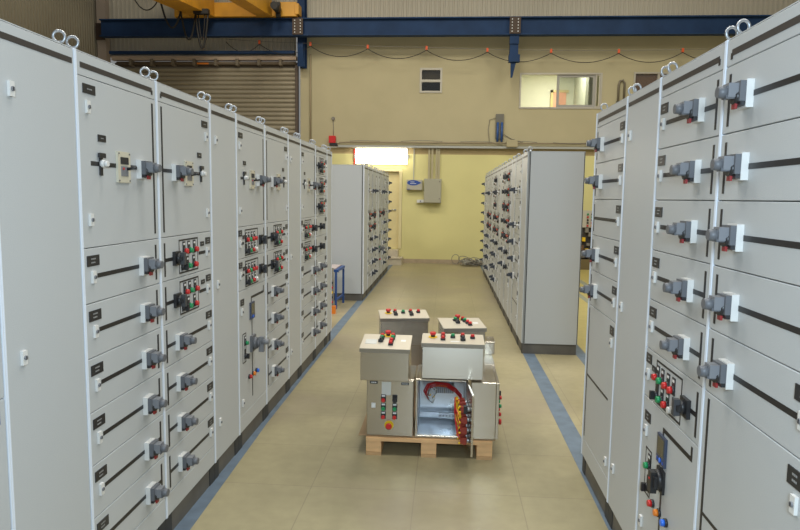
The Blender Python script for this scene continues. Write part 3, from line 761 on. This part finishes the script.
tag(obj('steel_girt', MB().box(-8.72, -3.9, 16.18, 16.30, 5.235, 5.305, BEAMB)), 'thin dark blue steel rail above the roller shutter', 'steel rail')

# windows of the upper back wall
def glass():
    m = bpy.data.materials.new('window_glass'); m.use_nodes = True; nt = m.node_tree
    for n in list(nt.nodes): nt.nodes.remove(n)
    o = nt.nodes.new('ShaderNodeOutputMaterial'); mx = nt.nodes.new('ShaderNodeMixShader'); t = nt.nodes.new('ShaderNodeBsdfTransparent'); g = nt.nodes.new('ShaderNodeBsdfGlossy')
    t.inputs['Color'].default_value = (.80, .82, .80, 1); g.inputs['Roughness'].default_value = .03; mx.inputs['Fac'].default_value = .10
    nt.links.new(t.outputs[0], mx.inputs[1]); nt.links.new(g.outputs[0], mx.inputs[2]); nt.links.new(mx.outputs[0], o.inputs['Surface']); return m
GLASS = glass()
def frame_box(b, x0, x1, z0, z1, y0, y1, t, m):
    b.box(x0, x1, y0, y1, z1 - t, z1, m); b.box(x0, x1, y0, y1, z0, z0 + t, m); b.box(x0, x0 + t, y0, y1, z0 + t, z1 - t, m); b.box(x1 - t, x1, y0, y1, z0 + t, z1 - t, m)
# small two-pane window
w1 = obj('window_1', None, None, (0, YB, 0), kind='structure')
b = MB(); frame_box(b, -.75, -.186, 4.31, 4.92, -.02, .08, .05, ALU); b.box(-.70, -.236, -.018, .07, 4.575, 4.635, ALU); obj('window_frame', b, w1)
obj('pane', MB().box(-.70, -.236, .03, .036, 4.36, 4.575, GLASS), w1); obj('pane', MB().box(-.70, -.236, .03, .036, 4.635, 4.87, GLASS), w1)
obj('reveal', MB().box(-.85, -.086, .7, .72, 4.2, 5.05, DARKW).box(-.78, -.76, .205, .7, 4.2, 5.05, DARKW).box(-.18, -.16, .205, .7, 4.2, 5.05, DARKW), w1)
obj('blind', MB().box(-.69, -.245, .10, .11, 4.64, 4.865, mat('brown_mesh', (.12, .085, .05), .8)), w1)
# sliding window, left half open
w2 = obj('window_2', None, None, (0, YB, 0), kind='structure')
b = MB(); frame_box(b, 1.742, 3.757, 3.93, 4.80, -.02, .10, .04, ALU); obj('window_frame', b, w2)
b = MB(); frame_box(b, 2.66, 3.60, 3.97, 4.76, .02, .06, .06, mat('sash_grey', (.36, .34, .30), .45)); obj('sash', b, w2)
obj('pane', MB().box(2.72, 3.54, .036, .042, 4.03, 4.70, GLASS), w2)
b = MB(); frame_box(b, 3.60, 3.72, 3.965, 4.765, .0, .045, .03, ALU); obj('sash', b, w2)
w3 = obj('window_3', None, None, (0, YB, 0), kind='structure')
b = MB(); frame_box(b, 4.51, 6.2, 4.03, 4.82, -.02, .10, .04, ALU); b.box(5.08, 5.14, -.01, .08, 4.07, 4.78, ALU); obj('window_frame', b, w3)
obj('pane', MB().box(4.55, 5.08, .036, .042, 4.07, 4.78, GLASS), w3); obj('pane', MB().box(5.14, 6.16, .036, .042, 4.07, 4.78, GLASS), w3)
obj('blind', MB().box(4.55, 6.16, .06, .07, 4.07, 4.78, mat('blind_brown', (.36, .18, .09), .8)), w3)
# the office behind the sliding window
OW = mat('office_wall_cream', (.62, .62, .47), .8)
b = MB(); b.box(1.0, 6.6, 20.0, 20.1, 2.9, 5.6, OW); b.box(.9, 1.0, YB + .21, 20, 2.9, 5.6, OW); b.box(6.6, 6.7, YB + .21, 20, 2.9, 5.6, OW); b.box(1.0, 6.6, YB + .21, 20, 2.8, 2.9, OW); b.box(1.0, 6.6, YB + .21, 20, 5.6, 5.7, OW)
b.box(3.75, 3.83, 18.3, 20, 2.9, 5.6, OW)
struct('wall_office', b)
struct('door_2', MB().box(3.13, 3.52, 19.95, 19.998, 2.9, 4.90, mat('office_door_salmon', (.75, .36, .22), .7)).box(3.06, 3.13, 19.93, 19.998, 2.9, 4.97, mat('door_trim_yellow', (.60, .48, .20), .6)).box(3.06, 3.59, 19.93, 19.998, 4.90, 4.97, MATS['door_trim_yellow']))

# cable tray and conduits along the back wall
TY = 16.33
ct = thing('cable_tray', 'long grey cable tray with conduits running across the back wall', 'cable tray', (0, TY, 0))
obj('tray', MB().box(-2.80, 9.5, -.05, .060, 2.935, 2.985, PIPEG), ct)
obj('conduit', MB().tube([(-2.80, -.02, 3.01), (-2.76, -.02, 3.05), (-2.6, -.02, 3.06), (9.4, -.02, 3.075)], .020, 8, mat('conduit_tan', (.30, .24, .15), .6)), ct)
obj('conduit', MB().tube([(-3.5, -.02, 2.86), (-3.2, -.02, 2.93), (-2.8, -.02, 2.94)], .014, 6, PIPEG), ct)
b = MB(); rnd = random.Random(11)
for x0 in (-2.5, -1.2, .3, 1.6, 2.6): b.tube(sag((x0, -.04, 3.09), (x0 + rnd.uniform(.5, 1.1), -.04, 3.09), rnd.uniform(-.09, .05)), .007, 5, CABLE)
obj('loose_cable', b, ct)
obj('junction_box', MB().box(1.45, 1.72, -.15, -.053, 2.97, 3.14, mat('junction_beige', (.42, .36, .21), .6)).mesh('junction_box', .005), ct, label='small beige box')
s = thing('bracket_rack', 'narrow blue and grey cable bracket fixed on the wall above the cable tray', 'bracket', (1.275, YB, 0))
obj('back_plate', MB().box(-.10, .10, -.05, -.002, 3.17, 3.79, mat('bracket_grey', (.16, .15, .12), .6)), s)
for x in (-.05, .055): obj('blue_pipe', MB().cyl((x, -.085, 3.10), (x, -.085, 3.58), .028, seg=10, m=mat('pipe_blue', (.03, .09, .28), .45)), s)
b = MB(); b.tube([(-.10, -.03, 3.70), (-.25, -.02, 3.65), (-.28, -.02, 3.4), (-.24, -.02, 3.06)], .007, 5, CABLE); b.tube([(.10, -.03, 3.3), (.3, -.02, 3.18), (.6, -.02, 3.1)], .007, 5, CABLE); obj('loose_cable', b, s)
s = thing('hanging_shackle', 'hanging metal rod with loop on the wall between the two upper windows', 'rod', (4.22, YB, 0))
b = MB(); b.tube([(-.07, -.04, 4.05), (-.07, -.04, 4.50), (-.04, -.04, 4.60), (.03, -.04, 4.62), (.07, -.04, 4.55), (.07, -.04, 4.15)], .026, 8, mat('rod_brown_grey', (.20, .17, .12), .5, metal=.4)); obj('loop', b, s)
obj('wall_fixing', MB().box(-.11, .11, -.05, -.002, 4.03, 4.12, MATS['bracket_grey']), s)
s = thing('alarm_box', 'bright red alarm box on the back wall above the left row end', 'alarm', (-2.96, YB, 0))
obj('box_body', MB().box(-.085, .085, -.11, -.002, 3.04, 3.22, mat('alarm_red', (.60, .015, .015), .4)).mesh('box_body', .006), s)
obj('base', MB().box(-.07, .13, -.09, -.002, 2.975, 3.036, BPLAS), s)
obj('cord', MB().tube([(.02, -.012, 3.22), (.015, -.012, 3.62)], .007, 5, CABLE), s)
obj('sounder', MB().cyl((.015, -.04, 3.66), (.015, -.002, 3.66), .045, seg=12, m=CABLE), s)
tag(obj('red_pipe', MB().cyl((-2.395, YB - .03, 0), (-2.395, YB - .03, 2.90), .016, seg=8, m=RED)), 'thin red vertical pipe on the wall left of the bright lamp', 'pipe')

# fluorescent lamp over the door
fl = thing('fluorescent_lamp', 'glowing white fluorescent lamp above the beige door', 'lamp', (-1.69, YB, 0))
obj('housing', MB().box(-.66, .66, -.06, -.002, 2.52, 2.90, WHITE), fl)
obj('diffuser', MB().box(-.655, .655, -.13, -.0605, 2.525, 2.895, mat('lamp_glow', (1.0, .93, .78), .5, emit=14.0)), fl)
for x in (-.68, .68): obj('end_cap', MB().box(x - .015, x + .015, -.10, -.01, 2.66, 2.76, MGREY), fl)
# door and steps
DOORM = mat('door_beige', (.72, .61, .31), .6, noise=.03)
dd = obj('door_1', None, None, (0, YB, 0), kind='structure')
obj('door_leaf', MB().box(-2.30, -1.235, .06, .10, .36, 2.34, DOORM), dd)
b = MB(); TR = mat('door_trim_beige', (.74, .64, .35), .6)
b.box(-2.37, -2.30, -.02, .15, .36, 2.415, TR); b.box(-1.235, -1.16, -.02, .15, .36, 2.415, TR); b.box(-2.30, -1.235, -.02, .15, 2.34, 2.415, TR); obj('door_frame', b, dd)
obj('door_handle', MB().cyl((-1.33, .03, 1.36), (-1.33, .06, 1.36), .02, seg=8, m=CHROME).cyl((-1.33, .03, 1.36), (-1.43, .03, 1.36), .010, seg=8, m=CHROME), dd)
STEP = mat('step_pale_stone', (.52, .46, .35), .6, noise=.1)
struct('floor_step', MB().box(-2.6, -1.10, YB - .66, YB - .016, 0, .155, STEP).box(-2.6, -1.22, YB - .36, YB - .016, .156, .345, STEP).box(-2.6, -1.10, YB - .68, YB - .36, .1551, .175, STEP))
# control box with blue emblem
s = thing('wall_box', 'small grey wall box with blue oval emblem beside the door', 'box', (-.835, YB, 0))
obj('box_body', MB().box(-.20, .20, -.12, -.002, 1.875, 2.13, mat('box_pale_grey', (.46, .43, .34), .5)).mesh('box_body', .006), s)
b = MB(); pr = [(.155*math.cos(2*PI*i/24) - .03, .068*math.sin(2*PI*i/24) + 2.055) for i in range(24)]
b.prism(pr, 'y', -.1235, -.1201, BLUELB); b.prism([(.08, 2.10), (.185, 2.055), (.08, 2.01)], 'y', -.1233, -.1201, BLUELB)
b.box(-.10, .0, -.1245, -.1236, 2.07, 2.082, WTEXT); b.box(-.11, .04, -.1245, -.1236, 2.03, 2.042, WTEXT); b.box(-.19, -.11, -.1235, -.1201, 1.885, 1.90, BLUELB); obj('emblem', b, s)
obj('conduit', MB().box(-.04, -.02, -.02, -.002, 2.135, 2.92, PIPEG), s)
s = thing('distribution_board', 'grey green distribution board with conduits rising from it on the back wall', 'electrical board', (-.375, YB, 0))
obj('enclosure', MB().box(-.215, .225, -.19, -.002, 1.55, 2.16, PANELG).mesh('enclosure', .006), s)
obj('door', MB().box(-.205, .215, -.205, -.1905, 1.56, 2.15, PANELG).mesh('door', .004), s)
for x, z in ((.18, 2.09), (.18, 1.66)): obj('lock', cached('board_lock', lambda: MB().cyl((0, -.206, 0), (0, -.214, 0), .016, seg=8, m=CABLE)), s, (x, 0, z))
for x in (-.10, -.02, .09, .15): obj('conduit', MB().box(x - .025, x + .025, -.06, -.002, 2.165, 2.93, mat('trunking_olive', (.44, .38, .23), .6)), s)
b = MB(); b.box(-.39, -.22, -.10, -.002, 1.555, 1.63, WHITE); b.cyl((-.30, -.102, 1.59), (-.30, -.112, 1.59), .02, seg=8, m=MGREY); obj('socket', b, s)
# heap of cables
b = MB(); rnd = random.Random(21)
for i in range(34):
    cx, cy, r = rnd.uniform(.45, .88), 15.98 + rnd.uniform(-.2, .2), rnd.uniform(.06, .16)
    z = rnd.uniform(.02, .13); tx, ty = rnd.uniform(-.7, .7), rnd.uniform(-.7, .7)
    z = max(z, r*max(abs(tx), abs(ty))*1.0 + .02)
    if cx > .7: z *= .9
    b.tube([(cx + r*math.cos(2*PI*k/14), cy + r*math.sin(2*PI*k/14), max(.012, z + r*(tx*math.cos(2*PI*k/14) + ty*math.sin(2*PI*k/14))*.7)) for k in range(14)], .0085, 5, CABLE if i % 3 else PIPEG, closed=True)
b.tube([(.25 + .10*math.cos(2*PI*k/16), 16.2, .135 + .12*math.sin(2*PI*k/16)) for k in range(16)], .008, 5, CABLE, closed=True)
b.tube([(.3, 16.1, .02), (.38, 16.1, .12), (.5, 16.1, .18), (.62, 16.05, .13), (.7, 16, .02)], .008, 5, CABLE)
o = tag(obj('cable_heap', b), 'heap of loose grey cable against the back wall beside the right block', 'cables'); o['kind'] = 'stuff'

# blue table and leaning panel between the left row and back left block
s = thing('work_table', 'low blue steel table standing in front of the back left cabinet block', 'table', (-1.60, 9.3, 0))
for x, y in ((-.03, .04), (-.01, .60), (-.75, .04), (-.75, .60)): obj('leg', cached('table_leg', lambda: MB().box(-.015, .015, -.015, .015, 0, .555, BLUEST)), s, (x, y, 0))
b = MB(); b.box(-.77, .01, .02, .06, .556, .596, BLUEST); b.box(-.77, .01, .58, .62, .556, .596, BLUEST); b.prism([(-.05, .0605), (-.01, .0605), (.01, .5795), (-.03, .5795)], 'z', .556, .596, BLUEST); b.box(-.77, -.73, .0605, .5795, .556, .596, BLUEST); obj('top_frame', b, s)
obj('stretcher', MB().box(-.70, -.06, .03, .055, .12, .15, BLUEST), s); obj('stretcher', MB().prism([(-.04, .065), (-.02, .065), (0, .575), (-.02, .575)], 'z', .12, .15, BLUEST), s)
obj('table_top', MB().box(-.75, -.04, .03, .60, .597, .612, PLYT), s)
s = thing('pushbutton_station', 'narrow grey stand with red and black knobs beyond the left row', 'control station', (-1.60, 8.95, 0))
obj('base', MB().box(-.10, .03, -.02, .06, 0, .11, ORANGE), s)
obj('panel_body', MB().box(-.16, .0, 0, .03, .131, .66, mat('panel_dull_grey', (.30, .28, .24), .6)), s)
for i in range(5):
    for j, xx in enumerate((-.02, -.07)):
        cc = (RED, BPLAS, YELLOW, RED, BPLAS)[(i + j*2) % 5]
        obj('knob', MB().cyl((xx, -.0005, .17 + .07*i), (xx, -.03, .17 + .07*i), .018, seg=8, m=cc), s)
# test bench in the gap on the right
s = thing('test_bench', 'cream test panel with coloured lamps on a dark frame, glimpsed beyond the back right block', 'test bench', (3.52, 15.7, 0))
obj('lamp_panel', MB().box(-.30, .12, 0, .06, 1.02, 1.43, mat('panel_cream', (.50, .47, .38), .5)), s)
for i, cc in enumerate((BPLAS, GREEN, BPLAS, RED, ORANGE)):
    obj('lamp', MB().cyl((-.02, -.0005, 1.34 - .07*i), (-.02, -.04, 1.34 - .07*i), .022, seg=8, m=cc), s); obj('lamp', MB().cyl((-.12, -.0005, 1.34 - .07*i), (-.12, -.04, 1.34 - .07*i), .022, seg=8, m=(GREEN, RED, BPLAS, BPLAS, RED)[i]), s)
b = MB(); b.box(-.30, .30, .061, .12, 0, 1.019, DARKW); b.box(-.30, .30, -.10, .06, 0, .25, mat('bench_ochre', (.16, .12, .05), .7)); obj('bench_frame', b, s)
b = MB(); rnd = random.Random(4)
for i in range(22):
    x, z = rnd.uniform(-.28, .25), rnd.uniform(.28, .95); b.box(x, x + .07, -.06 - .001*i, .059, z, z + rnd.uniform(.04, .12), rnd.choice((mat('rust_orange', (.28, .08, .02), .5), BPLAS, CABLE, mat('bench_brown', (.14, .07, .03), .6), YELLOW)))
obj('component', b, s, kind='stuff')

# ------------------------------------------------------------------ light
def area(name, loc, size, power, color, rot=(0, 0, 0), sy=None):
    l = bpy.data.lights.new(name, 'AREA'); l.energy = power; l.color = color; l.shape = 'RECTANGLE'; l.size = size; l.size_y = sy or size
    o = bpy.data.objects.new(name, l); COL.objects.link(o); o.location = loc; o.rotation_euler = rot; return o
WARM = (1.0, .985, .93)
for y, wc in ((2.5, WARM), (7.0, (1.0, .975, .90)), (11.5, (1.0, .95, .80))):
    for x in (-4.2, .2, 4.6):
        area('high_bay_lamp', (x, y, 8.0), 1.6, 146 * (1.28 if x < 0 and y > 5 else 1.2 if y < 5 and 0 < x < 1 else .9 if y > 10 else 1.08), wc)
# the photographer's flash, held just above and behind the camera
area('flash', (.12, -.45, 2.05), .55, 77, (.66, .84, 1.0), (math.radians(80), 0, 0), .5)
area('office_lamp', (3.2, 18.2, 5.5), 1.2, 100, (1.0, .98, .92))
wd = bpy.data.worlds.new('world'); SC.world = wd; wd.use_nodes = True
bg = wd.node_tree.nodes['Background']; bg.inputs['Color'].default_value = (.95, .97, .97, 1); bg.inputs['Strength'].default_value = .24
SC.view_settings.view_transform = 'Standard'; SC.view_settings.look = 'None'; SC.view_settings.exposure = 0.0; SC.view_settings.gamma = 1.0
SC.view_settings.use_curve_mapping = False
